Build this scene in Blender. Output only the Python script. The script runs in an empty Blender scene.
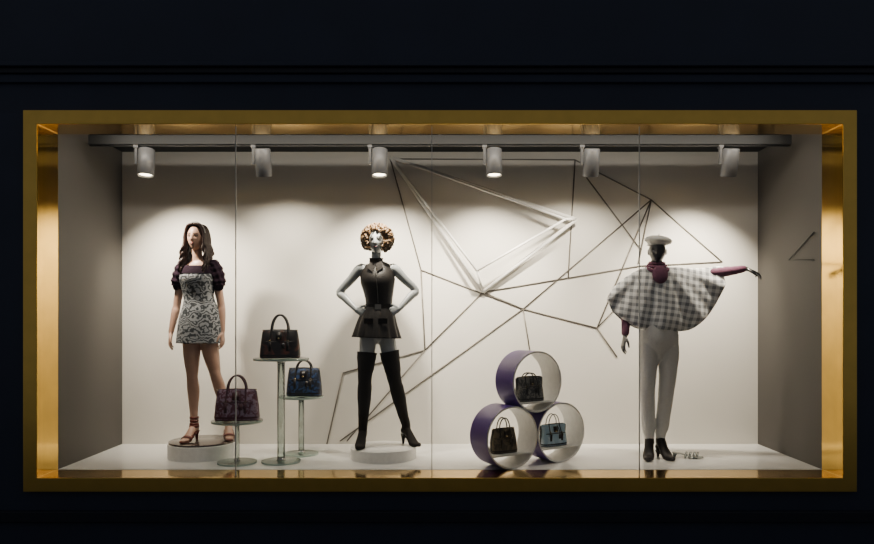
import bpy, math, random
from mathutils import Vector, Matrix, Euler
random.seed(7)
V = Vector
COL = bpy.context.scene.collection
ZOOM = (437, 272, 1.0)

# ---------------------------------------------------------------- materials
def mat(name, col, rough=0.5, metal=0.0, var=0.06, scale=30, bump=0.0, coat=0.0, emit=None, es=0, sheen=0, spec=None):
    m = bpy.data.materials.new(name); m.use_nodes = True
    nt = m.node_tree; b = nt.nodes['Principled BSDF']
    b.inputs['Roughness'].default_value = rough
    b.inputs['Metallic'].default_value = metal
    b.inputs['Coat Weight'].default_value = coat
    if sheen: b.inputs['Sheen Weight'].default_value = sheen
    if spec is not None: b.inputs['Specular IOR Level'].default_value = spec
    tc = nt.nodes.new('ShaderNodeTexCoord')
    n = nt.nodes.new('ShaderNodeTexNoise'); n.inputs['Scale'].default_value = scale
    n.inputs['Detail'].default_value = 4
    nt.links.new(tc.outputs['Object'], n.inputs['Vector'])
    r = nt.nodes.new('ShaderNodeValToRGB')
    c = col
    r.color_ramp.elements[0].color = (c[0]*(1-var), c[1]*(1-var), c[2]*(1-var), 1)
    r.color_ramp.elements[1].color = (min(1, c[0]*(1+var)), min(1, c[1]*(1+var)), min(1, c[2]*(1+var)), 1)
    r.color_ramp.elements[0].position = .3; r.color_ramp.elements[1].position = .7
    nt.links.new(n.outputs['Fac'], r.inputs['Fac'])
    nt.links.new(r.outputs['Color'], b.inputs['Base Color'])
    if bump:
        bp = nt.nodes.new('ShaderNodeBump'); bp.inputs['Strength'].default_value = bump
        bp.inputs['Distance'].default_value = .01
        nt.links.new(n.outputs['Fac'], bp.inputs['Height']); nt.links.new(bp.outputs['Normal'], b.inputs['Normal'])
    if emit:
        b.inputs['Emission Color'].default_value = (*emit, 1); b.inputs['Emission Strength'].default_value = es
    return m

def glassmat(name, tint, gl=0.12, rough=0.03):
    m = bpy.data.materials.new(name); m.use_nodes = True
    nt = m.node_tree; nt.nodes.clear()
    o = nt.nodes.new('ShaderNodeOutputMaterial'); mx = nt.nodes.new('ShaderNodeMixShader')
    t = nt.nodes.new('ShaderNodeBsdfTransparent'); t.inputs[0].default_value = (*tint, 1)
    g = nt.nodes.new('ShaderNodeBsdfGlossy'); g.inputs['Roughness'].default_value = rough
    lw = nt.nodes.new('ShaderNodeLayerWeight'); lw.inputs['Blend'].default_value = .3
    mr = nt.nodes.new('ShaderNodeMath'); mr.operation = 'MULTIPLY_ADD'
    mr.inputs[1].default_value = gl*2; mr.inputs[2].default_value = gl*.4
    nt.links.new(lw.outputs['Fresnel'], mr.inputs[0]); nt.links.new(mr.outputs[0], mx.inputs[0])
    nt.links.new(t.outputs[0], mx.inputs[1]); nt.links.new(g.outputs[0], mx.inputs[2])
    nt.links.new(mx.outputs[0], o.inputs[0])
    return m

# ---------------------------------------------------------------- geometry
def cr(p0, p1, p2, p3, t):
    return .5*((2*p1)+(-p0+p2)*t+(2*p0-5*p1+4*p2-p3)*t*t+(-p0+3*p1-3*p2+p3)*t**3)

class Geo:
    def __init__(s): s.v = []; s.f = []; s.m = []
    def add(s, vs, fs, mi=0):
        o = len(s.v); s.v += [tuple(x) for x in vs]; s.f += [tuple(i+o for i in f) for f in fs]; s.m += [mi]*len(fs)
    def tube(s, pts, rad, ref=(0, 1, 0), seg=16, sub=4, cap='round', mi=0, p=2.0, mod=None, closed=False):
        pts = [V(q) for q in pts]
        if isinstance(rad, (int, float)): rad = [rad]*len(pts)
        if isinstance(rad, tuple): rad = [rad]*len(pts)
        rad = [(r, r) if isinstance(r, (int, float)) else tuple(r) for r in rad]
        P = []; R = []
        n = len(pts)
        if sub > 1 and n > 2:
            for i in range(n-1):
                a, b = i, i+1
                pa = pts[max(i-1, 0)]; pd = pts[min(i+2, n-1)]
                ra = rad[max(i-1, 0)]; rd = rad[min(i+2, n-1)]
                for k in range(sub):
                    t = k/sub
                    P.append(cr(pa, pts[a], pts[b], pd, t))
                    R.append(tuple(max(1e-4, cr(ra[j], rad[a][j], rad[b][j], rd[j], t)) for j in (0, 1)))
            P.append(pts[-1]); R.append(rad[-1])
        else: P = pts; R = rad
        N = len(P); T = []
        for i in range(N):
            T.append((P[min(i+1, N-1)]-P[max(i-1, 0)]).normalized())
        rings = []
        ref = V(ref)
        for i in range(N): rings.append((P[i], T[i], R[i][0], R[i][1], i/max(1, N-1)))
        if cap == 'round':
            def caps(P0, T0, r, sgn):
                m = min(r); out = []
                for a in (30, 60, 85):
                    a = math.radians(a); k = math.cos(a)
                    out.append((P0+T0*sgn*m*math.sin(a), T0, r[0]*k, r[1]*k, 0 if sgn < 0 else 1))
                return out
            rings = list(reversed(caps(P[0], T[0], R[0], -1)))+rings+caps(P[-1], T[-1], R[-1], 1)
        vs = []; fs = []
        for (c, t, a, b, sp) in rings:
            u = ref-t*ref.dot(t)
            if u.length < 1e-3: u = V((1, 0, .01))-t*t.x
            u.normalize(); w = t.cross(u)
            for k in range(seg):
                an = 2*math.pi*k/seg
                cc, ss = math.cos(an), math.sin(an)
                if p != 2:
                    cc = math.copysign(abs(cc)**(2/p), cc); ss = math.copysign(abs(ss)**(2/p), ss)
                f = mod(sp, an) if mod else 1
                vs.append(c+u*cc*a*f+w*ss*b*f)
        for i in range(len(rings)-1):
            for k in range(seg):
                k2 = (k+1) % seg
                fs.append((i*seg+k, i*seg+k2, (i+1)*seg+k2, (i+1)*seg+k))
        if cap != 'open':
            fs.append(tuple(reversed(range(seg)))); fs.append(tuple((len(rings)-1)*seg+k for k in range(seg)))
        s.add(vs, fs, mi)
    def ell(s, c, r, rot=None, mi=0, nu=20, nv=12, fn=None):
        M = Euler(rot).to_matrix() if rot else Matrix.Identity(3)
        vs = []; fs = []
        for j in range(nv+1):
            th = math.pi*j/nv
            for i in range(nu):
                ph = 2*math.pi*i/nu
                q = V((math.sin(th)*math.cos(ph), math.sin(th)*math.sin(ph), math.cos(th)))
                if j == 0 or j == nv: q = V((1e-4*math.cos(ph), 1e-4*math.sin(ph), q.z))
                q = fn(q) if fn else V((q.x*r[0], q.y*r[1], q.z*r[2]))
                vs.append(V(c)+M@q)
        for j in range(nv):
            for i in range(nu):
                i2 = (i+1) % nu
                fs.append((j*nu+i, (j+1)*nu+i, (j+1)*nu+i2, j*nu+i2))
        s.add(vs, fs, mi)
    def box(s, c, sz, rot=None, mi=0):
        M = Euler(rot).to_matrix() if rot else Matrix.Identity(3)
        vs = [V(c)+M@V((x*sz[0]/2, y*sz[1]/2, z*sz[2]/2)) for x in (-1, 1) for y in (-1, 1) for z in (-1, 1)]
        fs = [(0, 1, 3, 2), (4, 6, 7, 5), (0, 4, 5, 1), (2, 3, 7, 6), (0, 2, 6, 4), (1, 5, 7, 3)]
        s.add(vs, fs, mi)
    def obj(s, name, mats, parent=None, smooth=True, loc=None, rot=None, bevel=0, solid=0, remesh=0, sm=0):
        me = bpy.data.meshes.new(name); me.from_pydata(s.v, [], s.f); me.update()
        for m in (mats if isinstance(mats, (list, tuple)) else [mats]): me.materials.append(m)
        me.polygons.foreach_set('material_index', s.m)
        me.polygons.foreach_set('use_smooth', [smooth]*len(me.polygons))
        o = bpy.data.objects.new(name, me); COL.objects.link(o)
        if loc: o.location = loc
        if rot: o.rotation_euler = rot
        if parent: o.parent = parent
        if bevel:
            b = o.modifiers.new('bevel', 'BEVEL'); b.width = bevel; b.segments = 2; b.limit_method = 'ANGLE'
        if solid:
            b = o.modifiers.new('solid', 'SOLIDIFY'); b.thickness = solid
        if remesh:
            b = o.modifiers.new('remesh', 'REMESH'); b.mode = 'VOXEL'; b.voxel_size = remesh; b.use_smooth_shade = True
            b = o.modifiers.new('sm', 'SMOOTH'); b.factor = .5; b.iterations = sm or 3
        return o

def empty(name, loc=(0, 0, 0), rot=(0, 0, 0)):
    e = bpy.data.objects.new(name, None); COL.objects.link(e); e.location = loc; e.rotation_euler = rot
    e.empty_display_size = .1
    return e
def boxobj(name, lo, hi, m, parent=None, bevel=0):
    g = Geo(); c = [(a+b)/2 for a, b in zip(lo, hi)]
    g.box((0, 0, 0), [b-a for a, b in zip(lo, hi)])
    return g.obj(name, m, parent, smooth=False, loc=c, bevel=bevel)

# ---------------------------------------------------------------- room shell
W = 2.85; D = 1.074; H = 2.62; TOP = 2.50; FY = -0.257
m_wall = mat('wall_paint', (.64, .61, .555), .75, var=.015, scale=3)
m_side = mat('side_wall_shaded_grey', (.085, .078, .070), .7, var=.03, scale=2)  # grey side walls, dimness from oblique light put into the colour
m_floor = mat('white_floor', (.82, .81, .78), .16, var=.015, scale=4)
m_ceil = mat('dark_ceiling', (.010, .010, .010), .7, spec=.2)
m_nav = mat('navy_facade', (.020, .029, .058), .6, var=.1, scale=2)
m_navd = mat('navy_facade_trim', (.008, .011, .022), .5)
m_gold = mat('brushed_gold', (.85, .56, .13), .32, 1.0, var=.05, scale=8)
m_goldin = mat('polished_gold', (.72, .44, .07), .12, 1.0, var=.08, scale=6)
m_rail = mat('rail_grey', (.035, .035, .035), .55, spec=.3)
m_lamp = mat('lamp_grey', (.15, .15, .155), .4)
m_lampin = mat('lamp_lens', (1, .9, .7), .4, emit=(1, .86, .6), es=14)
m_dark = mat('dark_metal', (.02, .02, .02), .35, .6)

boxobj('wall_back', (-W, D, -.1), (W, D+.08, H+.05), m_wall)
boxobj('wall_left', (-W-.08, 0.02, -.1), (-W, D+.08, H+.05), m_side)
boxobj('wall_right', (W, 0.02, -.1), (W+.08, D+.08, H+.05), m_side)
boxobj('floor', (-W, 0, -.1), (W, D, 0), m_floor)
boxobj('ceiling', (-W-.08, -.04, H+.05), (W+.08, D+.08, H+.12), m_ceil)
boxobj('trim_ceiling', (-W, 0.02, H), (W, D, H+.05), m_ceil)
# facade around the opening
fy0, fy1 = -.215, -.04
OX = W+.1
for nm, lo, hi in (('wall_facade_upper', (-6, fy0, TOP+.09), (6, fy1, 5)),
                   ('wall_facade_lower', (-6, fy0, -.62), (6, fy1, -.09)),
                   ('wall_facade_left', (-6, fy0, -.09), (-OX, fy1, TOP+.09)),
                   ('wall_facade_right', (OX, fy0, -.09), (6, fy1, TOP+.09))):
    boxobj(nm, lo, hi, m_nav)
boxobj('trim_1', (-6, fy0-.05, 2.86), (6, fy0, 2.90), m_navd, bevel=.006)
boxobj('trim_2', (-6, fy0-.08, 2.90), (6, fy0, 2.93), m_nav, bevel=.006)
boxobj('trim_3', (-6, fy0-.03, 2.80), (6, fy0, 2.86), m_nav, bevel=.006)
boxobj('trim_4', (-6, fy0-.035, -.32), (6, fy0, -.24), m_navd, bevel=.006)
boxobj('sidewalk_ground', (-7, -7, -.62), (7, fy0, -.5), mat('dark_pavement', (.02, .02, .022), .6, var=.2, scale=9))

# gold window frame : front face + deep reveal
fr = empty('gold_window_frame')
def ring_frame(name, x0, z0, z1, wd, ya, yb, m):
    g = Geo()
    a = [(-x0, z0), (x0, z0), (x0, z1), (-x0, z1)]
    b = [(-x0-wd, z0-wd), (x0+wd, z0-wd), (x0+wd, z1+wd), (-x0-wd, z1+wd)]
    vs = [(x, ya, z) for x, z in a]+[(x, ya, z) for x, z in b]+[(x, yb, z) for x, z in a]+[(x, yb, z) for x, z in b]
    fs = []; mi = []
    for i in range(4):
        j = (i+1) % 4
        fs += [(i, j, 4+j, 4+i), (8+i, 12+i, 12+j, 8+j), (4+i, 4+j, 12+j, 12+i), (i, 8+i, 8+j, j)]
        mi += [0, 0, 0, 1]
    g.add(vs, fs); g.m = mi
    return g.obj(name, m, fr, smooth=False, bevel=.004)
ring_frame('frame_surround', W-.002, 0, TOP, .1, FY, 0.02, [m_gold, m_goldin])
boxobj('header_back', (-W, -.0, TOP+.1), (W, .02, H), m_ceil, fr)
# glass with joints
m_glass = glassmat('window_glass', (.97, .98, .97), .05, .0)
w = empty('window_1')
for a, b, n in ((-W+.01, -1.462, 'glass_pane_1'), (-1.458, -.060, 'glass_pane_2'), (-.056, 1.423, 'glass_pane_3'), (1.427, W-.01, 'glass_pane_4')):
    g = Geo(); g.add([(a, -.2, .005), (b, -.2, .005), (b, -.2, TOP-.005), (a, -.2, TOP-.005)], [(0, 1, 2, 3)])
    g.obj(n, m_glass, w, smooth=False)
m_seam = mat('silicone_joint', (.45, .46, .45), .4)
for x in (-1.46, -.058, 1.425):
    boxobj('glass_joint', (x-.003, -.206, .002), (x+.003, -.194, TOP-.002), m_seam, w)

# ---------------------------------------------------------------- track lights
rail_e = empty('track_lighting', (0, .3, 2.525))
g = Geo(); g.box((0, 0, 0), (5.5, .06, .07)); g.box((0, 0, -.04), (5.5, .03, .012), mi=1)
for x in (-2.3, -1.2, 0, 1.2, 2.3): g.box((x, 0, .06), (.03, .03, .07))
g.obj('track_rail', [m_rail, m_dark], rail_e, smooth=False)
def spot(x, tilt, cone, energy, aim):
    e = empty('track_spotlight', (x, 0, -.045)); e.parent = rail_e
    g = Geo(); g.box((-.075, 0, -.0), (.035, .045, .03)); g.box((-.075, 0, -.07), (.02, .03, .14))
    g.tube([(-.075, 0, -.11), (0, 0, -.11)], .012, seg=10, sub=1, cap='flat')
    g.obj('bracket', m_lamp, e, smooth=False)
    h = Geo()
    h.tube([(0, 0, .10), (0, 0, .095), (0, 0, -.11), (0, 0, -.115)], [.055, .062, .062, .058], ref=(1, 0, 0), seg=32, sub=1, cap='open')
    h.tube([(0, 0, .10), (0, 0, .101)], [.055, .001], ref=(1, 0, 0), seg=32, sub=1, cap='open')
    h.tube([(0, 0, -.115), (0, 0, -.10)], [.058, .05], ref=(1, 0, 0), seg=32, sub=1, cap='open')
    h.tube([(0, 0, -.101), (0, 0, -.10)], [.051, .0005], ref=(1, 0, 0), seg=32, sub=1, cap='open', mi=1)
    o = h.obj('lamp_head', [m_lamp, m_lampin], e, loc=(0, 0, -.12), rot=(tilt, 0, 0))
    l = bpy.data.lights.new('spot_beam', 'SPOT'); l.energy = energy; l.color = (1, .89, .73)
    l.spot_size = math.radians(cone); l.spot_blend = .9; l.shadow_soft_size = .03
    lo = bpy.data.objects.new('spot_beam', l); COL.objects.link(lo); lo.parent = e
    lo.location = (0, math.sin(tilt)*.14, -.26)
    d = V(aim)-(V((x, .3, 2.48))+V(lo.location)); lo.rotation_euler = d.to_track_quat('-Z', 'Y').to_euler()
for x, t, cn, en in ((-2.31, -.12, 90, 255), (-1.39, .3, 104, 95), (-.475, -.12, 90, 265), (.425, -.12, 90, 265), (1.19, .3, 104, 95), (2.28, .3, 90, 265)):
    spot(x, t, cn, en, (x*.97, .95, 1.42))
l = bpy.data.lights.new('added_front_fill', 'AREA'); l.shape = 'RECTANGLE'; l.size = 5.2; l.size_y = .03; l.energy = 19; l.color = (1, .93, .82)  # added unseen fill light behind the header, brightens figures from the front
lo = bpy.data.objects.new('added_front_fill_area', l); COL.objects.link(lo); lo.location = (0, .06, 2.58)
lo.rotation_euler = (V((0, .9, .6))-V((0, .06, 2.58))).to_track_quat('-Z', 'Y').to_euler()

# ---------------------------------------------------------------- geometric wall art (drawn on the back wall)
def WP(px, up, off=.012): return V((px/111.5, D-off, up/111.5))
m_line = mat('bronze_rod', (.15, .135, .115), .4, .4)
m_bar = mat('pale_bar', (.80, .78, .74), .4)
art = empty('geometric_wall_art')
g = Geo()
L = [((-50, 285), (135, 284)), ((135, 284), (128, 166)), ((-50, 286), (-19, 174)), ((-19, 174), (-15, 94)), ((-19, 174), (83, 135)),
     ((83, 135), (157, 116)), ((43, 152), (128, 166)), ((128, 166), (200, 178)), ((43, 152), (-15, 94)), ((-15, 94), (-97, 71)), ((-97, 71), (-113, 0)),
     ((211, 244), (83, 135)), ((83, 135), (-100, 3)), ((-15, 94), (-93, 3)), ((157, 272), (211, 244)), ((211, 244), (282, 182)),
     ((211, 244), (198, 180)), ((211, 244), (157, 116)), ((145, 268), (200, 195)), ((157, 116), (177, 87)), ((83, 135), (90, 92)),
     ((282, 182), (200, 178)), ((157, 272), (135, 284)), ((157, 116), (180, 140)), ((43, 152), (83, 135))]
for a, b in L: g.tube([WP(*a, .006), WP(*b, .006)], .0055, ref=(.3, .9, .1), seg=8, sub=1, cap='flat')
g.obj('thin_rods', m_line, art)
g = Geo()
A, B, C = WP(-49, 286, .03), WP(134, 223, .10), WP(43, 152, .03)
for a, b in ((A, B), (B, C), (A, C)): g.tube([a, b], .017, ref=(.3, .9, .1), seg=6, sub=1, cap='flat')
for a, b in ((A, WP(36, 172, .18)), (A, WP(122, 222, .19)), (WP(122, 222, .19), WP(36, 172, .18)), (WP(36, 172, .18), C), (WP(122, 222, .19), B)):
    g.tube([a, b], .011, ref=(.3, .9, .1), seg=6, sub=1, cap='flat')
g.obj('thick_bars', m_bar, art)
g = Geo()
g.tube([(W-.01, .12, 1.78), (W-.01, .50, 1.60), (W-.01, .12, 1.57)], .006, ref=(1, 0, 0), seg=8, sub=1)
g.obj('side_wall_rods', mat('side_rod', (.02, .02, .02), .5), art)

# ---------------------------------------------------------------- figure helpers
HS = .92
def headfn(q):
    x, y, z = q
    X = .073*x; Y = .092*y; Z = .115*z
    if z < 0:
        t = -z
        X *= 1-.34*t**1.4
        if y > 0: Y *= 1-.45*t
        Y -= .020*t*t
    if y < 0:
        if -.038 < Z < .03:
            pr = (.03-Z)/.054 if Z > -.024 else (Z+.038)/.014
            Y -= .019*pr*math.exp(-(X/.010)**2)
        Y += .009*math.exp(-(((abs(X)-.03)/.017)**2+((Z-.006)/.012)**2))
        Y -= .006*math.exp(-((X/.02)**2+((Z+.055)/.009)**2))
        Y -= .006*math.exp(-((X/.02)**2+((Z+.096)/.014)**2))
    return V((X, Y, Z))*HS
def head(g, c, rot):
    g.ell(c, None, rot, nu=64, nv=48, fn=headfn)
    M = Euler(rot).to_matrix()
    for s in (-1, 1):
        g.ell(V(c)+M@V((s*.073, .008, -.005))*HS, (.009, .016, .026), rot, nu=12, nv=8)
def face(c, rot, parent, mw, mi_, ml, mb, lid=None):
    g = Geo(); M = Euler(rot).to_matrix(); c = V(c)
    T = lambda p: c+M@V(p)*HS
    for s in (-1, 1):
        g.ell(T((s*.030, -.0745, .006)), (.0125, .0055, .0058), rot, 0, 14, 8)
        g.ell(T((s*.030, -.0790, .006)), (.0056, .0025, .0054), rot, 1, 12, 8)
        g.tube([T((s*.014, -.081, .011)), T((s*.030, -.083, .0145)), T((s*.047, -.072, .012))], .0024, ref=(0, 0, 1), seg=6, mi=3)
        g.tube([T((s*.014, -.088, .029)), T((s*.030, -.086, .033)), T((s*.048, -.074, .029))], .0022, ref=(0, 0, 1), seg=6, mi=3)
    g.tube([T((-.019, -.084, -.055)), T((-.007, -.090, -.052)), T((0, -.090, -.053)), T((.007, -.090, -.052)), T((.019, -.084, -.055))], [.001, .003, .0026, .003, .001], ref=(0, 0, 1), seg=8, mi=2)
    g.tube([T((-.017, -.084, -.057)), T((0, -.090, -.0600)), T((.017, -.084, -.057))], [.001, .0037, .001], ref=(0, 0, 1), seg=8, mi=2)
    g.obj('face_features', [mw, mi_, ml, mb], parent)
def hand(g, w, d, n, side=1, curl=.3, sc=1.0, spread=.07):
    w = V(w); d = V(d).normalized(); n = V(n); n = (n-d*n.dot(d)).normalized(); s = d.cross(n)*side
    g.tube([w-d*.015*sc, w+d*.03*sc, w+d*.078*sc], [(.021*sc, .017*sc), (.034*sc, .0145*sc), (.039*sc, .0115*sc)], ref=s, seg=16)
    Ls = [.072, .080, .074, .058]
    for i in range(4):
        b = w+d*(.076 if i in (1, 2) else .070)*sc+s*(.0315-.021*i)*sc
        dd = (d+s*spread*(1.5-i)).normalized(); pts = [b-dd*.015*sc, b]; a = curl*.4
        for k, fr_ in enumerate((.45, .3, .25)):
            b = b+(dd*math.cos(a)+n*math.sin(a))*Ls[i]*fr_*sc; pts.append(b); a += curl*(1+.15*i)
        g.tube(pts, [r*sc for r in (.009, .0088, .0084, .0074, .0058)], ref=s, seg=10, sub=3)
    b = w+d*.02*sc+s*.022*sc
    p2 = b+(d*.6+s*.75+n*.25).normalized()*.04*sc
    p3 = p2+(d*.85+s*.4+n*.3).normalized()*.03*sc
    p4 = p3+(d*.95+s*.15+n*.35).normalized()*.024*sc
    g.tube([b, p2, p3, p4], [r*sc for r in (.015, .0115, .0095, .007)], ref=n, seg=10, sub=3)
def leg(g, hip, knee, ankle, k=1.0):
    hip, knee, ankle = V(hip), V(knee), V(ankle)
    mid = hip.lerp(knee, .5)+V((0, -.008, 0)); calf = knee.lerp(ankle, .3)+V((0, .016, 0)); low = knee.lerp(ankle, .7)+V((0, .006, 0))
    g.tube([hip, mid, hip.lerp(knee, .85), knee, calf, low, ankle], [.082*k, .068*k, .052*k, .047*k, .051*k, .035*k, .028*k], seg=20)
def foot(g, ankle, yaw, gz, k=1.0, heel=.07):
    a = V(ankle); f = V((math.sin(yaw), -math.cos(yaw), 0)); r = V((math.cos(yaw), math.sin(yaw), 0))
    hl = a-f*.022; hl.z = gz+heel+.028
    ball = a+f*.105; ball.z = gz+.026
    toe = a+f*.165; toe.z = gz+.02
    md = a+f*.045; md.z = (gz+heel+.035+a.z)/2*.55+ball.z*.45
    g.tube([a, a-V((0, 0, .02)), md, ball, toe], [(.028*k, .03*k), (.031*k, .036*k), (.032*k, .026*k), (.038*k, .018*k), (.024*k, .012*k)], ref=r, seg=16)
    g.ell(hl, (.027*k, .03*k, .03*k), nu=14, nv=10)
def shoe_sole(g, ankle, yaw, gz, heel=.07, mi=0, plat=.008):
    a = V(ankle); f = V((math.sin(yaw), -math.cos(yaw), 0)); r = V((math.cos(yaw), math.sin(yaw), 0))
    P = lambda t, z: V((a.x, a.y, 0))+f*t+V((0, 0, gz+z))
    g.tube([P(-.045, heel), P(-.01, heel-.002), P(.05, heel*.5+plat*.6), P(.105, plat), P(.178, plat+.004)],
           [(.026, .006), (.03, .006), (.027, .006), (.041, plat*.98), (.02, plat*.9)], ref=r, seg=16, mi=mi)
    g.tube([P(-.034, heel-.002), P(-.036, heel*.5), P(-.038, .0)], [.024, .014, .010], ref=r, seg=12, mi=mi, cap='flat')
def arm(g, sh, el, wr, k=1.0):
    sh, el, wr = V(sh), V(el), V(wr)
    inn = sh+V((-.04 if sh.x > 0 else .04, 0, -.005))
    g.tube([inn, sh, sh.lerp(el, .45), el, el.lerp(wr, .3), wr], [r*k for r in (.043, .044, .037, .031, .033, .021)], ref=(0, 1, 0), seg=16)

# =============================================================== MANNEQUIN 1 - woman in patterned dress
S1 = 122.0
X1 = (200-440)/S1; Y1 = .534; PZ1 = .13
base = empty('mannequin_plinth', (X1+.02, Y1, 0))
g = Geo()
def disc(g, r, z0, z1, mi=0, mit=None, b=.006, c=(0, 0)):
    g.tube([(c[0], c[1], z0), (c[0], c[1], z1-b), (c[0], c[1], z1-b*.3), (c[0], c[1], z1)], [r, r, r-b*.3, r-b], ref=(1, 0, 0), seg=72, sub=1, cap='flat', mi=mi)
m_pl = mat('white_plinth', (.80, .79, .76), .35)
m_plt = mat('bronze_mirror_top', (.16, .13, .115), .10, .7)
disc(g, .27, 0, .115); g.obj('plinth_body', m_pl, base).modifiers.new('es', 'EDGE_SPLIT')
g = Geo(); disc(g, .262, .1155, .13, b=.003); g.obj('plinth_top', m_plt, base).modifiers.new('es', 'EDGE_SPLIT')

def U1(u, v, y=0): return V((u/S1, y, v/S1))
m_skin = mat('tan_skin', (.50, .30, .215), .42, var=.04, coat=.1)
m_hair1 = mat('dark_brown_hair', (.026, .012, .009), .5, var=.4, scale=90, spec=.3)
m_white = mat('eye_white', (.5, .48, .46), .3); m_blk = mat('black_iris', (.01, .01, .01), .3)
m_lip = mat('rose_lips', (.34, .11, .09), .4); m_brow = mat('brow_brown', (.04, .02, .015), .6)
M1 = empty('woman_mannequin', (X1, Y1, PZ1))
def spine(g, U, rows, seg=32):
    g.tube([U(a, b, y) for a, b, y, _, _ in rows], [(c, d) for *_, c, d in rows], ref=(1, 0, 0), seg=seg)
g = Geo()
spine(g, U1, [(0, 104, 0, .11, .08), (0, 112, 0, .15, .10), (0, 122, 0, .145, .10), (-1, 141, 0, .105, .08), (-2, 152, 0, .118, .085), (-2, 163, 0, .128, .09),
              (-2, 172.5, .01, .125, .068), (-2.5, 178, .015, .088, .055), (-3, 182.5, .01, .044, .044), (-3, 194, 0, .040, .043)])
for s in (-1, 1): g.ell(U1(-2+s*7.2, 160, -.052), (.045, .045, .045))
arm(g, U1(-17.5, 172.5, .01), U1(-24, 135, .02), U1(-28, 108, -.02)); hand(g, U1(-28, 107, -.02), (-.05, -.15, -1), (1, .1, 0), 1, .28, .92)
arm(g, U1(14, 172.5, .01), U1(20, 135, .03), U1(22.5, 109, .0)); hand(g, U1(22.5, 108, .0), (.05, -.1, -1), (-1, .1, 0), -1, .28, .92)
a1, a2 = U1(-5, 16, -.02), U1(25, 16.5, .09)
leg(g, U1(-8, 103), U1(-6.5, 63, -.03), a1, .95); leg(g, U1(8, 103), U1(15.5, 65, .0), a2, .95)
foot(g, a1, -.25, 0); foot(g, a2, .35, 0)
hc, hr = U1(-3, 202, -.012), (0, 0, -.12)
head(g, hc, hr)
g.obj('body', m_skin, M1, remesh=.0042)
face(hc, hr, M1, m_white, m_blk, m_lip, m_brow)
# dress
m_dress = bpy.data.materials.new('paisley_print'); m_dress.use_nodes = True
nt = m_dress.node_tree; bs = nt.nodes['Principled BSDF']; bs.inputs['Roughness'].default_value = .6
tc = nt.nodes.new('ShaderNodeTexCoord'); wv = nt.nodes.new('ShaderNodeTexWave'); wv.wave_type = 'RINGS'
wv.inputs['Scale'].default_value = 7.0; wv.inputs['Distortion'].default_value = 20; wv.inputs['Detail'].default_value = 2.0; wv.inputs['Detail Scale'].default_value = 1.9
rp = nt.nodes.new('ShaderNodeValToRGB'); rp.color_ramp.elements[0].position = .2; rp.color_ramp.elements[1].position = .75
rp.color_ramp.elements[0].color = (.035, .04, .045, 1); rp.color_ramp.elements[1].color = (.34, .35, .36, 1)
nt.links.new(tc.outputs['Object'], wv.inputs['Vector']); nt.links.new(wv.outputs['Fac'], rp.inputs['Fac']); nt.links.new(rp.outputs['Color'], bs.inputs['Base Color'])
g = Geo()
rows = [(-2, 170, 0, .128, .098), (-2, 162, 0, .146, .132), (-1.7, 152, 0, .132, .115), (-1, 141, 0, .122, .10), (0, 128, 0, .155, .118), (0, 115, 0, .175, .132), (0, 105, 0, .183, .138), (0, 97, 0, .188, .142)]
g.tube([U1(a, b, y) for a, b, y, _, _ in rows], [(c, d) for *_, c, d in rows], ref=(1, 0, 0), seg=64, sub=5, cap='open', mod=lambda s, a: 1+.022*s*s*math.sin(9*a))
g.obj('mini_dress', m_dress, M1, solid=.004)
m_plum = mat('plum_black_velvet', (.014, .005, .012), .85, bump=.5, scale=60, spec=.15)
g = Geo()
for sx, ex in ((-16.5, -21.5), (13, 17.5)):
    g.tube([U1(sx*.72, 174.5, .01), U1(sx, 174, .01), U1((sx+ex)/2, 167, .01), U1(ex, 158, .012), U1(ex*1.02, 154, .012)], [.040, .053, .062, .060, .048], ref=(0, 1, 0), seg=48, sub=8, mod=lambda s, a: 1+.07*math.sin(9*a+s*6)+.08*math.sin(s*36))
rows = [(-2, 174, 0, .125, .080), (-2, 170, 0, .133, .102), (-2, 166, 0, .140, .120)]
g.tube([U1(a, b, y) for a, b, y, _, _ in rows], [(c+.005, d+.005) for *_, c, d in rows], ref=(1, 0, 0), seg=48, cap='open')
g.obj('puff_sleeves', m_plum, M1)
# hair
def strands(g, c, rot, n, length, rnd, wav=.012):
    M = Euler(rot).to_matrix()
    for i in range(n):
        s = -1 if i % 2 else 1
        t = rnd.random()  # 0 front .. 1 back
        yb = -.055+.14*t
        L_ = length*(.8+.25*rnd.random()); ph = rnd.random()*6
        pts = [V((s*.008, -.06+.1*t, .108-.0*t)), V((s*.052, -.052+.11*t, .096)), V((s*.080, yb*.8, .03)), V((s*.082, yb, -.05))]
        k = 6
        for j in range(1, k+1):
            q = j/k
            xx = s*(.082+.026*math.sin(q*2.4)-(.06*t+.02)*q*rnd.random())
            pts.append(V((xx+wav*math.sin(q*13+ph), yb*(1-q*.2)-.034*q*(1-t)+.015*q*t+wav*math.cos(q*13+ph), -.05-(L_-.05)*q)))
        g.tube([V(c)+M@p for p in pts], [.008, .010, .010, .010]+[.0095-.0008*j for j in range(k)], ref=(0, 1, 0), seg=8, sub=3)
g = Geo()
Mh = Euler(hr).to_matrix()
g.ell(hc+Mh@V((0, .018, .020)), (.078, .090, .098), hr, nu=32, nv=20)
strands(g, hc, hr, 110, .34, random.Random(3))
g.obj('long_wavy_hair', m_hair1, M1)
g = Geo()
g.tube([hc+Mh@V((.090*math.sin(a), -.03, .02+.106*math.cos(a))) for a in [math.radians(x) for x in range(-80, 81, 16)]], [(.011, .004)]*11, ref=(0, 1, 0), seg=8)
g.obj('headband', mat('grey_band', (.25, .24, .24), .4), M1)
m_tan = mat('oxblood_leather', (.14, .03, .02), .35)
g = Geo()
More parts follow.
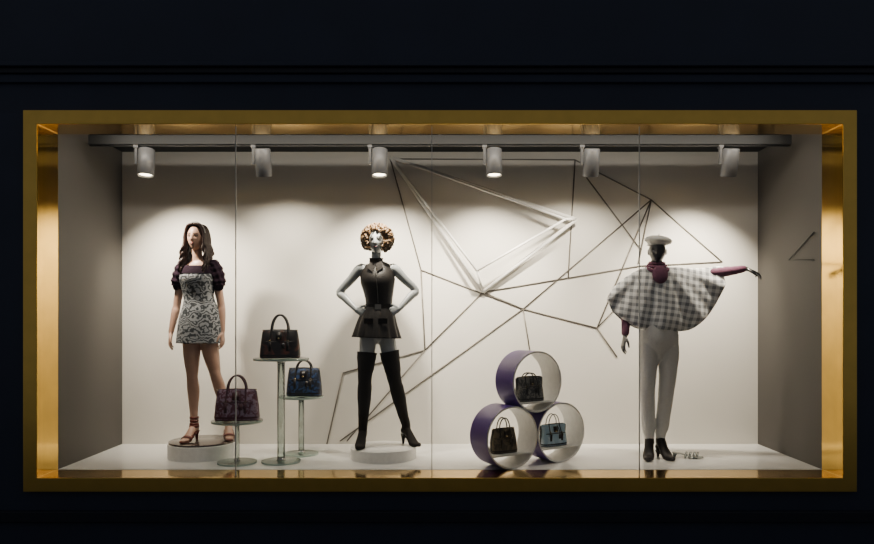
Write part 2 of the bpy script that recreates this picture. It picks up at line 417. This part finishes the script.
for a, yw in ((a1, -.25), (a2, .35)):
    shoe_sole(g, a, yw, 0.001, .075)
    f = V((math.sin(yw), -math.cos(yw), 0)); r = V((math.cos(yw), math.sin(yw), 0))
    for dz, rr in ((.055, .037), (.03, .036), (.005, .037), (-.015, .040)):
        g.tube([a+V((0, .002, dz-.009)), a+V((0, .002, dz+.009))], rr, ref=(1, 0, 0), seg=20, sub=1, cap='open')
    for t, zz, rx in ((.035, .062, .04), (.07, .043, .043), (.10, .03, .046)):
        g.tube([V((a.x, a.y, 0))+f*(t-.010)+V((0, 0, zz+.004)), V((a.x, a.y, 0))+f*(t+.010)+V((0, 0, zz-.004))], [(rx, .026), (rx, .023)], ref=r, seg=20, sub=1, cap='open')
g.obj('strappy_heels', m_tan, M1, solid=.003)

# =============================================================== MANNEQUIN 2 - curly hair, leather dress, thigh boots
S2 = 123.0; X2 = (378-440)/S2; Y2 = .49; PZ2 = .09
base = empty('mannequin_plinth', (X2+.045, Y2-.02, 0))
g = Geo(); disc(g, .265, 0, PZ2); g.obj('plinth_body', m_pl, base).modifiers.new('es', 'EDGE_SPLIT')
def U2(u, v, y=0): return V((u/S2, y, v/S2))
M2 = empty('woman_mannequin', (X2, Y2, PZ2)); M2.scale = (.985, .985, .985)
m_grey = mat('pale_grey_fibreglass', (.33, .35, .355), .35, var=.03, coat=.2)
m_leath = mat('black_leather', (.012, .010, .009), .5, var=.3, bump=.2, scale=70, spec=.3)
m_suede = mat('charcoal_suede', (.012, .010, .009), .8, var=.3, bump=.2, scale=120, spec=.2)
g = Geo()
spine(g, U2, [(-1, 113, 0, .10, .08), (-1, 119, 0, .14, .10), (-.5, 127, 0, .14, .095), (1, 141, 0, .098, .075), (1, 154, 0, .112, .083), (0, 167, 0, .126, .09),
              (-1, 179, .01, .125, .066), (-1.5, 184.5, .012, .084, .055), (-2, 189, .008, .044, .044), (-1.5, 200, 0, .040, .043)])
for s in (-1, 1): g.ell(U2(s*7.0, 166, -.05), (.044, .044, .046))
arm(g, U2(-18.5, 179.5, .01), U2(-40, 156, .06), U2(-21.5, 138, -.03)); hand(g, U2(-22, 138.5, -.03), (.9, -.28, -.42), (.25, .9, 0), 1, .28, .92)
arm(g, U2(16.5, 179.5, .01), U2(38, 158, .06), U2(21.5, 139, -.03)); hand(g, U2(22, 139.5, -.03), (-.9, -.28, -.40), (-.25, .9, 0), -1, .28, .92)
b1, b2 = U2(-15, 17, -.03), U2(28, 18, .06)
leg(g, U2(-9.5, 114), U2(-13, 68, -.03), b1, .92); leg(g, U2(8, 114), U2(17, 66, .0), b2, .92)
foot(g, b1, -.1, 0); foot(g, b2, .7, 0)
hc, hr = U2(-1, 208, -.012), (0.05, 0, -.1)
head(g, hc, hr)
g.obj('body', m_grey, M2, remesh=.0042)
face(hc, hr, M2, m_white, m_blk, mat('dusky_lips', (.12, .03, .035), .35), mat('brow_dark', (.03, .025, .02), .6))
Mh = Euler(hr).to_matrix()
g = Geo(); g.ell(hc+Mh@V((0, .03, .022)), (.106, .090, .102), hr, nu=32, nv=20)
rnd = random.Random(11); cnt = 0
while cnt < 230:
    q = V((rnd.gauss(0, 1), rnd.gauss(0, 1), rnd.gauss(0, 1))).normalized()
    if q.z < -.75: continue
    if q.y < -.25 and q.z < .46 and abs(q.x) < .56: continue
    if q.y < -.72 and q.z < .55: continue
    p = V((q.x*.122, q.y*.108+.018, q.z*.112+.018))
    w_ = q.orthogonal().normalized(); w2 = q.cross(w_); ph = rnd.random()*6; R = .013+.008*rnd.random()
    ax = (w_*math.cos(ph)+w2*math.sin(ph)); bx = q; cx = ax.cross(bx)
    pts = [hc+Mh@(p+(ax*math.cos(t)+bx*math.sin(t))*R*(1-.03*t)+cx*t*.0035) for t in [k*.7 for k in range(14)]]
    g.tube(pts, .0055, ref=cx, seg=6, sub=1); cnt += 1
g.obj('curly_hair', mat('golden_brown_hair', (.095, .055, .024), .55, var=.5, scale=60, spec=.3), M2)
g = Geo()
rows = [(-1.5, 185, .012, .090, .062), (-1, 179, .008, .133, .082), (-.3, 168, 0, .143, .122), (.6, 157, 0, .125, .108), (1, 147, 0, .110, .09), (1, 141, 0, .107, .086)]
g.tube([U2(a, b, y) for a, b, y, _, _ in rows], [(c, d) for *_, c, d in rows], ref=(1, 0, 0), seg=48, sub=5, cap='open')
g.obj('sleeveless_bodice', m_leath, M2, solid=.004)
g = Geo()
rows = [(1, 142, 0, .108, .087), (.3, 134, 0, .14, .108), (-1, 122, 0, .17, .13), (-1.5, 110, 0, .197, .148)]
g.tube([U2(a, b, y) for a, b, y, _, _ in rows], [(c, d) for *_, c, d in rows], ref=(1, 0, 0), seg=96, sub=6, cap='open', mod=lambda s, a: 1+.05*s*math.sin(14*a)+.03*s*math.sin(5*a))
g.obj('flared_skirt', m_leath, M2, solid=.004)
g = Geo()
# collar, belt, zip, pocket flaps
g.tube([U2(-2, 182.5, .012), U2(-2, 186, .012), U2(-2, 191, .008)], [(.078, .064), (.058, .056), (.058, .056)], ref=(1, 0, 0), seg=32, cap='open')
for s in (-1, 1):
    g.add([U2(-2, 184, -.062), U2(-2+s*6, 187, -.045), U2(-2+s*8, 180, -.082), U2(-2+s*2.5, 176, -.105)], [(0, 1, 2, 3)])
g.tube([U2(1, 138.5, 0), U2(1, 144, 0)], [(.114, .093), (.113, .092)], ref=(1, 0, 0), seg=48, sub=1, cap='open')
g.box(U2(-8, 127, -.126), (.075, .010, .045), (.12, 0, -.1)); g.box(U2(6, 127, -.126), (.075, .010, .045), (.12, 0, .1))
g.obj('collar_and_belt', m_suede, M2, solid=.005, smooth=False)
g = Geo()
g.box(U2(1, 141, -.098), (.05, .008, .042)); g.tube([U2(-1.5, 180, -.088), U2(-.5, 170, -.121), U2(.6, 158, -.113), U2(1, 145, -.093)], .003, ref=(1, 0, 0), seg=8)
g.obj('zip_and_buckle', mat('gunmetal', (.2, .19, .17), .3, .9), M2, smooth=False)
g = Geo()
def boot(g, knee, ankle, top, yw, heel, k=1.0):
    knee, ankle, top = V(knee), V(ankle), V(top)
    g.tube([top, knee.lerp(top, .5)+V((0, -.004, 0)), knee, knee.lerp(ankle, .3)+V((0, .015, 0)), knee.lerp(ankle, .72)+V((0, .006, 0)), ankle+V((0, 0, .02)), ankle-V((0, 0, .03))],
           [r*k for r in (.083, .070, .056, .058, .043, .037, .036)], seg=28, cap='open', mod=lambda s, a: 1+.02*math.sin(s*55+2*a)+.015*math.sin(s*31-3*a))
    foot(g, ankle, yw, 0.004, 1.15, heel); shoe_sole(g, ankle, yw, 0.001, heel, plat=.01)
boot(g, U2(-13, 68, -.03), b1, U2(-10.9, 95, -.018), -.1, .085); boot(g, U2(17, 66, 0), b2, U2(11.4, 96, -.004), .7, .085)
g.obj('thigh_high_boots', m_suede, M2)

# =============================================================== MANNEQUIN 3 - beret, gingham poncho, joggers
S3 = 123.9; X3 = (658-440)/S3; Y3 = .45
def U3(u, v, y=0): return V((u/S3, y, v/S3))
M3 = empty('black_mannequin', (X3, Y3, 0))
m_bm = mat('black_gloss_fibreglass', (.016, .015, .016), .28, var=.1, coat=.4)
g = Geo()
spine(g, U3, [(1, 122, 0, .10, .07), (1, 128, 0, .13, .09), (0, 145, 0, .11, .085), (-1, 162, 0, .125, .088), (-1, 176, 0, .13, .08), (-1, 183, .008, .125, .065), (-1, 188, .012, .08, .055), (-1, 193, .01, .047, .047), (-1, 203, 0, .043, .045)])
arm(g, U3(-17, 182.5, .01), U3(-31, 151, .0), U3(-34, 123, -.05)); hand(g, U3(-34.5, 122, -.05), (-.22, -.1, -1), (1, .1, -.2), 1, .3, .95)
arm(g, U3(17, 184, .01), U3(56, 185, .01), U3(86, 189, -.03)); hand(g, U3(86, 189, -.03), (.88, -.12, -.34), (-.1, .1, -1), -1, .42, .98, .12)
hc, hr = U3(-1, 206.5, -.01), (0, 0, -.3)
head(g, hc, hr)
c1, c2 = U3(-8.5, 20, -.0), U3(3.5, 20, .02)
leg(g, U3(-8, 117), U3(-10, 68, -.01), c1, .78); leg(g, U3(9, 117), U3(8, 68, 0), c2, .78)
foot(g, c1, -.35, 0, .9, .05); foot(g, c2, .25, 0, .9, .05)
g.obj('body', m_bm, M3, remesh=.0042)
# beret
Mh = Euler(hr).to_matrix()
m_ber = mat('white_felt', (.62, .61, .58), .85, var=.05, bump=.3, scale=80, sheen=.3)
g = Geo()
g.ell(hc+Mh@V((.008, .005, .088)), (.108, .115, .040), (0, .12, -.3), nu=40, nv=20)
g.tube([hc+Mh@V((0, .010, .050)), hc+Mh@V((0, .010, .075))], [(.076, .090), (.076, .090)], ref=(1, 0, 0), seg=40, sub=1, cap='flat')
g.tube([hc+Mh@V((.01, .005, .12)), hc+Mh@V((.014, .005, .142))], .004, ref=(1, 0, 0), seg=8, sub=1)
g.obj('beret', m_ber, M3)
# poncho with gingham
m_g = bpy.data.materials.new('gingham_wool'); m_g.use_nodes = True
nt = m_g.node_tree; bs = nt.nodes['Principled BSDF']; bs.inputs['Roughness'].default_value = .85
tc = nt.nodes.new('ShaderNodeTexCoord'); mp = nt.nodes.new('ShaderNodeMapping'); mp.inputs['Rotation'].default_value = (0, math.radians(-8), 0)
nz = nt.nodes.new('ShaderNodeTexNoise'); nz.inputs['Scale'].default_value = 3.5; nz.inputs['Detail'].default_value = 1
vm = nt.nodes.new('ShaderNodeVectorMath'); vm.operation = 'MULTIPLY_ADD'; vm.inputs[1].default_value = (.05, .05, .05)
nt.links.new(tc.outputs['Object'], nz.inputs['Vector']); nt.links.new(nz.outputs['Color'], vm.inputs[0]); nt.links.new(tc.outputs['Object'], vm.inputs[2])
sx = nt.nodes.new('ShaderNodeSeparateXYZ'); nt.links.new(vm.outputs[0], mp.inputs[0]); nt.links.new(mp.outputs[0], sx.inputs[0])
outs = []
for ax in ('X', 'Z'):
    a = nt.nodes.new('ShaderNodeMath'); a.operation = 'MULTIPLY'; a.inputs[1].default_value = 18.5
    b = nt.nodes.new('ShaderNodeMath'); b.operation = 'FRACT'; c = nt.nodes.new('ShaderNodeMath'); c.operation = 'GREATER_THAN'; c.inputs[1].default_value = .52
    nt.links.new(sx.outputs[ax], a.inputs[0]); nt.links.new(a.outputs[0], b.inputs[0]); nt.links.new(b.outputs[0], c.inputs[0]); outs.append(c)
ad = nt.nodes.new('ShaderNodeMath'); nt.links.new(outs[0].outputs[0], ad.inputs[0]); nt.links.new(outs[1].outputs[0], ad.inputs[1])
hf = nt.nodes.new('ShaderNodeMath'); hf.operation = 'MULTIPLY'; hf.inputs[1].default_value = .5; nt.links.new(ad.outputs[0], hf.inputs[0])
rp = nt.nodes.new('ShaderNodeValToRGB'); rp.color_ramp.elements[0].color = (.80, .79, .77, 1); rp.color_ramp.elements[1].color = (.22, .225, .235, 1)
nt.links.new(hf.outputs[0], rp.inputs[0]); nt.links.new(rp.outputs[0], bs.inputs['Base Color'])
st = [(-49, 163, 158, .02), (-47, 167, 153, .035), (-43, 172, 146, .055), (-35, 179, 138, .075), (-24, 186, 131, .10), (-12, 191, 128, .125), (-1, 192, 126, .14), (12, 191, 126, .135),
      (26, 190.5, 128, .11), (38, 190, 133, .09), (48, 190.5, 143, .07), (56, 191.5, 155, .06), (62, 192, 167, .05), (64.5, 192, 174, .045)]
g = Geo(); vs = []; SEG = 96
fine = []
for i in range(len(st)-1):
    a0, a, b, b0 = st[max(0, i-1)], st[i], st[i+1], st[min(len(st)-1, i+2)]
    for k in range(8): fine.append([cr(a0[j], a[j], b[j], b0[j], k/8) for j in range(4)])
fine.append(list(st[-1]))
for (u, zt, zb, dp) in fine:
    for k in range(SEG):
        an = 2*math.pi*k/SEG
        zc, zr = (zt+zb)/2, (zt-zb)/2
        s_ = math.sin(an); c_ = math.cos(an)
        # hangs from the shoulder line, front and back sheets, open hem, folds radiating from the neck
        z = zc+zr*math.copysign(abs(s_)**.9, s_)
        low = (1-s_)/2
        prof_ = math.copysign(abs(c_)**(.75 if s_ > 0 else .28), c_)
        ang = math.atan2(u, 205-z)
        fd = (.6*math.sin(ang*13+.6)+.4*math.sin(ang*23+2))
        vs.append(U3(u+u*.02*low, z+.9*low**3*fd, dp*(.6+.4*low)*prof_+math.copysign(.026, c_)*min(1, abs(c_)*3)*low**.8*fd))
n = len(fine); fs = []
for i in range(n-1):
    for k in range(SEG):
        if abs(k+.5-SEG*.75) < 1.1 and 6 < i < n-6: continue
        k2 = (k+1) % SEG; fs.append((i*SEG+k, i*SEG+k2, (i+1)*SEG+k2, (i+1)*SEG+k))
fs.append(tuple(range(SEG)))
g.add(vs, fs); g.obj('gingham_poncho', m_g, M3)
m_mag = mat('magenta_knit', (.14, .045, .085), .85, var=.2, bump=.4, scale=90)
g = Geo()
def ringt(c, rx, ry, tilt, r):
    pts = [V(c)+V((rx*math.cos(t), ry*math.sin(t), tilt*math.sin(t))) for t in [k*math.pi/12 for k in range(25)]]
    g.tube(pts, r, ref=(0, 0, 1), seg=12, sub=1, cap='flat')
ringt(U3(-1, 195, .0), .056, .056, .010, .011); ringt(U3(-1, 192.5, -.005), .066, .066, .018, .013); ringt(U3(-1, 189.5, -.01), .080, .078, .030, .015)
g.ell(U3(-1, 183, -.085), (.062, .040, .075), (-.25, 0, 0), nu=24, nv=16)
g.tube([U3(54, 185, .01), U3(64, 186, 0), U3(76, 187.5, -.015), U3(84, 189, -.028)], [.046, .042, .034, .028], ref=(0, 1, 0), seg=20, mod=lambda s, a: 1+.04*math.sin(s*30))
g.tube([U3(-31, 150, -.0), U3(-32.5, 138, -.02), U3(-34, 125, -.045)], [.043, .037, .030], ref=(0, 1, 0), seg=20)
g.obj('magenta_sweater', m_mag, M3)
m_tr = mat('pale_wool_trousers', (.60, .59, .57), .85, var=.05, bump=.2, scale=60)
g = Geo()
wr_ = lambda s, a: 1+.025*math.sin(3*a+s*14)+.018*math.sin(s*34+a)
g.tube([U3(1, 136), U3(1, 128), U3(.8, 118), U3(.5, 110), U3(.3, 104)], [(.13, .11), (.150, .118), (.158, .118), (.135, .10), (.08, .075)], ref=(1, 0, 0), seg=32)
g.tube([U3(-7.5, 122), U3(-8.8, 106), U3(-10, 88, -.01), U3(-10.5, 70, -.01), U3(-10, 46), U3(-9.2, 32), U3(-8.6, 24), U3(-8.5, 20)], [.086, .084, .070, .060, .055, .054, .043, .037], seg=28, mod=wr_)
g.tube([U3(9.5, 122), U3(10, 106), U3(9.8, 88, -.01), U3(8.5, 70, -.01), U3(6, 46, .005), U3(4.6, 32, .01), U3(3.7, 24, .02), U3(3.5, 20, .02)], [.086, .086, .073, .063, .056, .054, .043, .037], seg=28, mod=wr_)
g.obj('jogger_trousers', m_tr, M3, remesh=.005, sm=12)
g = Geo()
for a, yw in ((c1, -.35), (c2, .25)):
    g.tube([a+V((0, 0, .045)), a+V((0, 0, .0)), a-V((0, 0, .04))], [.034, .036, .038], ref=(1, 0, 0), seg=20)
    foot(g, a, yw, 0.004, 1.18, .05); shoe_sole(g, a, yw, 0.001, .05, plat=.012)
g.obj('ankle_boots', mat('dark_leather', (.018, .013, .012), .5, spec=.3), M3)
# small clear sandal lying on the floor
e = empty('silver_sandal', (2.0-.06, .47, 0), (0, 0, 1.25)); g = Geo()
shoe_sole(g, V((0, 0, .06)), 0, .002, .035)
for t in (.05, .08, .11, .135): g.tube([(0, -t-.006, .022), (0, -t+.006, .026)], [(.042, .03)]*2, ref=(1, 0, 0), seg=20, sub=1, cap='open')
g.obj('sandal_body', mat('silver_strap', (.30, .32, .30), .25, .6), e, solid=.002)

# ---------------------------------------------------------------- glass stands
m_gs = glassmat('shelf_glass', (.88, .95, .92), .35, .05)
m_ge = mat('glass_edge_green', (.40, .50, .45), .15, var=.1, coat=.5)
def stand(loc, h, r, rb, rp_):
    e = empty('glass_display_stand', loc)
    g = Geo()
    disc(g, rb, 0, .014, b=.003); disc(g, r, h-.016, h, b=.003); g.obj('discs', m_gs, e).modifiers.new('es', 'EDGE_SPLIT')
    g = Geo()
    for R, z in ((r, h-.008), (rb, .007)):
        g.tube([(0, 0, z-.006), (0, 0, z+.006)], R+.001, ref=(1, 0, 0), seg=64, sub=1, cap='open')
    g.obj('disc_edges', m_ge, e)
    g = Geo(); g.tube([(0, 0, .014), (0, 0, h-.016)], rp_, ref=(1, 0, 0), seg=24, sub=1, cap='flat'); g.obj('post', glassmat('post_glass', (.84, .90, .87), .4, .08), e)
    g = Geo()
    for z in (.022, h-.024): g.tube([(0, 0, z-.008), (0, 0, z+.008)], rp_+.006, ref=(1, 0, 0), seg=24, sub=1, cap='flat')
    g.obj('collars', mat('chrome', (.6, .6, .58), .2, 1), e)
stand((-1.582, .256, 0), .335, .195, .15, .018)
stand((-1.248, .294, 0), .816, .215, .15, .030)
stand((-1.150, .600, 0), .486, .18, .14, .024)

# ---------------------------------------------------------------- hand bags
def bagmat(name, c1_, c2_, scale, rough=.4, thr=.5):
    m = bpy.data.materials.new(name); m.use_nodes = True; nt = m.node_tree; b = nt.nodes['Principled BSDF']; b.inputs['Roughness'].default_value = rough
    tc = nt.nodes.new('ShaderNodeTexCoord'); v = nt.nodes.new('ShaderNodeTexVoronoi'); v.inputs['Scale'].default_value = scale
    n = nt.nodes.new('ShaderNodeTexNoise'); n.inputs['Scale'].default_value = scale*.4; n.inputs['Distortion'].default_value = 1.5
    r = nt.nodes.new('ShaderNodeValToRGB'); r.color_ramp.elements[0].color = (*c1_, 1); r.color_ramp.elements[1].color = (*c2_, 1)
    r.color_ramp.elements[0].position = thr-.06; r.color_ramp.elements[1].position = thr+.06
    nt.links.new(tc.outputs['Object'], n.inputs['Vector']); nt.links.new(n.outputs['Fac'], r.inputs[0]); nt.links.new(r.outputs[0], b.inputs['Base Color'])
    bp = nt.nodes.new('ShaderNodeBump'); bp.inputs['Strength'].default_value = .3; bp.inputs['Distance'].default_value = .004
    nt.links.new(tc.outputs['Object'], v.inputs['Vector']); nt.links.new(v.outputs['Distance'], bp.inputs['Height']); nt.links.new(bp.outputs[0], b.inputs['Normal'])
    return m
m_hw = mat('bag_hardware', (.6, .5, .3), .25, 1)
def bag(loc, rz, w, h, d, hh, mm, mt, hr_=.0065, flare=.86, wing=0):
    e = empty('handbag', loc, (0, 0, rz))
    g = Geo()
    zs = [(0, .93, .9), (.03, .99, 1), (.12, 1.0, 1), (.45, .97, .86), (.75, (.97+flare)/2, .62), (.93, flare+wing, .36), (1.0, flare-.02+wing, .22)]
    g.tube([(0, 0, z*h) for z, _, _ in zs], [(w/2*a, d/2*b) for _, a, b in zs], ref=(1, 0, 0), seg=48, sub=4, cap='flat', p=3.6)
    g.obj('bag_body', mm, e)
    g = Geo()
    # bottom welt, piping, top zip
    g.tube([(0, 0, .0), (0, 0, h*.13)], [(w/2*.985, d/2*1.0), (w/2*1.012, d/2*1.03)], ref=(1, 0, 0), seg=48, sub=1, cap='open', p=3.6)
    g.tube([(-w*.42, 0, h*1.0), (0, 0, h*1.02), (w*.42, 0, h*1.0)], .005, ref=(0, 1, 0), seg=8)
    for y in (-1, 1):
        hw = w*.21
        pts = [V((hw*1.05, y*d*.44, h*.50)), V((hw*1.05, y*d*.33, h*.72)), V((hw*1.0, y*d*.2, h*.95))]
        arc = [V((hw*math.cos(math.pi*k/12), y*d*.16, h*.98+(hh)*math.sin(math.pi*k/12))) for k in range(1, 12)]
        pts2 = [V((-p.x, p.y, p.z)) for p in reversed(pts)]
        g.tube(pts+arc+pts2, hr_, ref=(0, 1, 0), seg=10, sub=2)
        for sx_ in (-1, 1):
            g.box((sx_*hw*1.05, y*d*.475, h*.42), (w*.065, .006, h*.34), (y*-.10, 0, 0))
        g.tube([(-w*.38, y*d*.375, h*.60), (0, y*d*.39, h*.60), (w*.38, y*d*.375, h*.60)], .003, ref=(0, 1, 0), seg=6)
    for sx_ in (-1, 1):
        g.tube([(sx_*w*.49, 0, h*.1), (sx_*w*.48, 0, h*.45), (sx_*w*(flare+wing)/2, 0, h*.95)], [(.004, d*.12)]*3, ref=(1, 0, 0), seg=8)
    g.box((0, -d*.36, h*.80), (w*.16, .006, h*.26), (-.25, 0, 0))
    g.obj('bag_trim', mt, e)
    g = Geo()
    for y in (-1, 1):
        for sx_ in (-1, 1):
            g.tube([V((sx_*w*.22+.010*math.cos(t), y*d*.44, h*.60+.010*math.sin(t))) for t in [k*.5 for k in range(13)]], .0022, ref=(0, 1, 0), seg=6, sub=1)
    g.ell((0, -d*.42, h*.71), (.009, .005, .009), nu=12, nv=8)
    for sx_ in (-1, 1): g.ell((sx_*w*.42, 0, h*1.0), (.009, .006, .006), nu=10, nv=6)
    g.obj('bag_hardware', m_hw, e)
    g = Geo(); g.tube([(w*.1, -d*.2, h*.98), (w*.12, -d*.42, h*.75), (w*.12, -d*.5, h*.55)], .003, ref=(1, 0, 0), seg=6)
    g.box((w*.12, -d*.52, h*.45), (w*.09, .005, h*.2)); g.obj('hang_tag', mt, e)
m_bk = mat('black_trim_leather', (.012, .01, .01), .35)
bag((-1.582, .256, .337), .06, .34, .235, .15, .115, bagmat('plum_print', (.12, .03, .05), (.28, .19, .26), 60), mat('wine_trim', (.08, .022, .035), .35))
bag((-1.255, .294, .818), .04, .31, .215, .15, .125, bagmat('black_brown', (.012, .01, .01), (.12, .035, .02), 14), m_bk, hr_=.0075)
bag((-1.125, .600, .488), -.05, .29, .225, .14, .07, bagmat('blue_floral', (.006, .009, .018), (.022, .055, .15), 60, thr=.54), m_bk)

# ---------------------------------------------------------------- hoops
m_pur = mat('purple_gloss', (.085, .030, .235), .4, var=.05)
m_in = mat('white_inside', (.72, .71, .68), .45)
th = math.radians(30.3)
def hoop(cx, cy, cz, sz, R=.2345, dep=.23):
    e = empty('round_display_hoop', (cx, cy, cz), (0, 0, th))
    g = Geo(); n = 96; t = .012; vs = []; prof = [(R, 0, 0), (R, dep, 1), (R-t, dep, 1), (R-t, 0, 1)]
    for k in range(n):
        a = 2*math.pi*k/n
        for r, y, _ in prof: vs.append((r*math.cos(a), y, r*math.sin(a)))
    fs = []; mi = []
    for k in range(n):
        k2 = (k+1) % n
        for j in range(4):
            j2 = (j+1) % 4
            fs.append((k*4+j, k*4+j2, k2*4+j2, k2*4+j)); mi.append(0 if j == 0 else 1)
    g.add(vs, fs); g.m = mi
    o = g.obj('hoop_shell', [m_pur, m_in], e); o.modifiers.new('es', 'EDGE_SPLIT')
    hw = math.sqrt((R-t)**2-sz**2)-.004
    g = Geo(); g.box((0, dep/2, sz-.006), (2*hw, dep-.01, .01)); g.obj('hoop_shelf', m_in, e, smooth=False)
hoops = [(.545, .03, .235, -.125), (.9505, .267, .235, -.115), (.7478, .1485, .642, -.155)]
for h in hoops: hoop(*h)
def inh(i, x=0, y=.11):
    cx, cy, cz, sz = hoops[i]
    return (cx+x*math.cos(th)-y*math.sin(th), cy+x*math.sin(th)+y*math.cos(th), cz+sz)
bag(inh(0, -.01), th, .225, .18, .11, .085, bagmat('olive_check', (.07, .055, .035), (.16, .125, .075), 50), mat('olive_trim', (.025, .018, .012), .4), hr_=.005)
bag(inh(1, -.0), th, .25, .165, .11, .085, bagmat('pale_blue', (.36, .52, .64), (.55, .68, .76), 20), m_bk, hr_=.004, wing=.14)
bag(inh(2, -.0), th, .25, .185, .11, .035, bagmat('grey_monogram', (.05, .05, .05), (.22, .21, .19), 90), m_bk, hr_=.005, wing=.12)

# ---------------------------------------------------------------- world and camera
wd = bpy.data.worlds.new('night'); bpy.context.scene.world = wd; wd.use_nodes = True
bg = wd.node_tree.nodes['Background']; bg.inputs[0].default_value = (.90, .93, 1, 1); bg.inputs[1].default_value = .13
cam = bpy.data.cameras.new('camera'); co = bpy.data.objects.new('camera', cam); COL.objects.link(co)
co.location = (0, -5.204, 1.13); co.rotation_euler = (math.radians(90), 0, 0)
cam.sensor_width = 36; cam.sensor_fit = 'HORIZONTAL'
zx, zy, zk = ZOOM
cam.lens = 700/874*36*zk; cam.shift_x = (zx-440)/874*zk; cam.shift_y = (318-zy)/874*zk
bpy.context.scene.camera = co
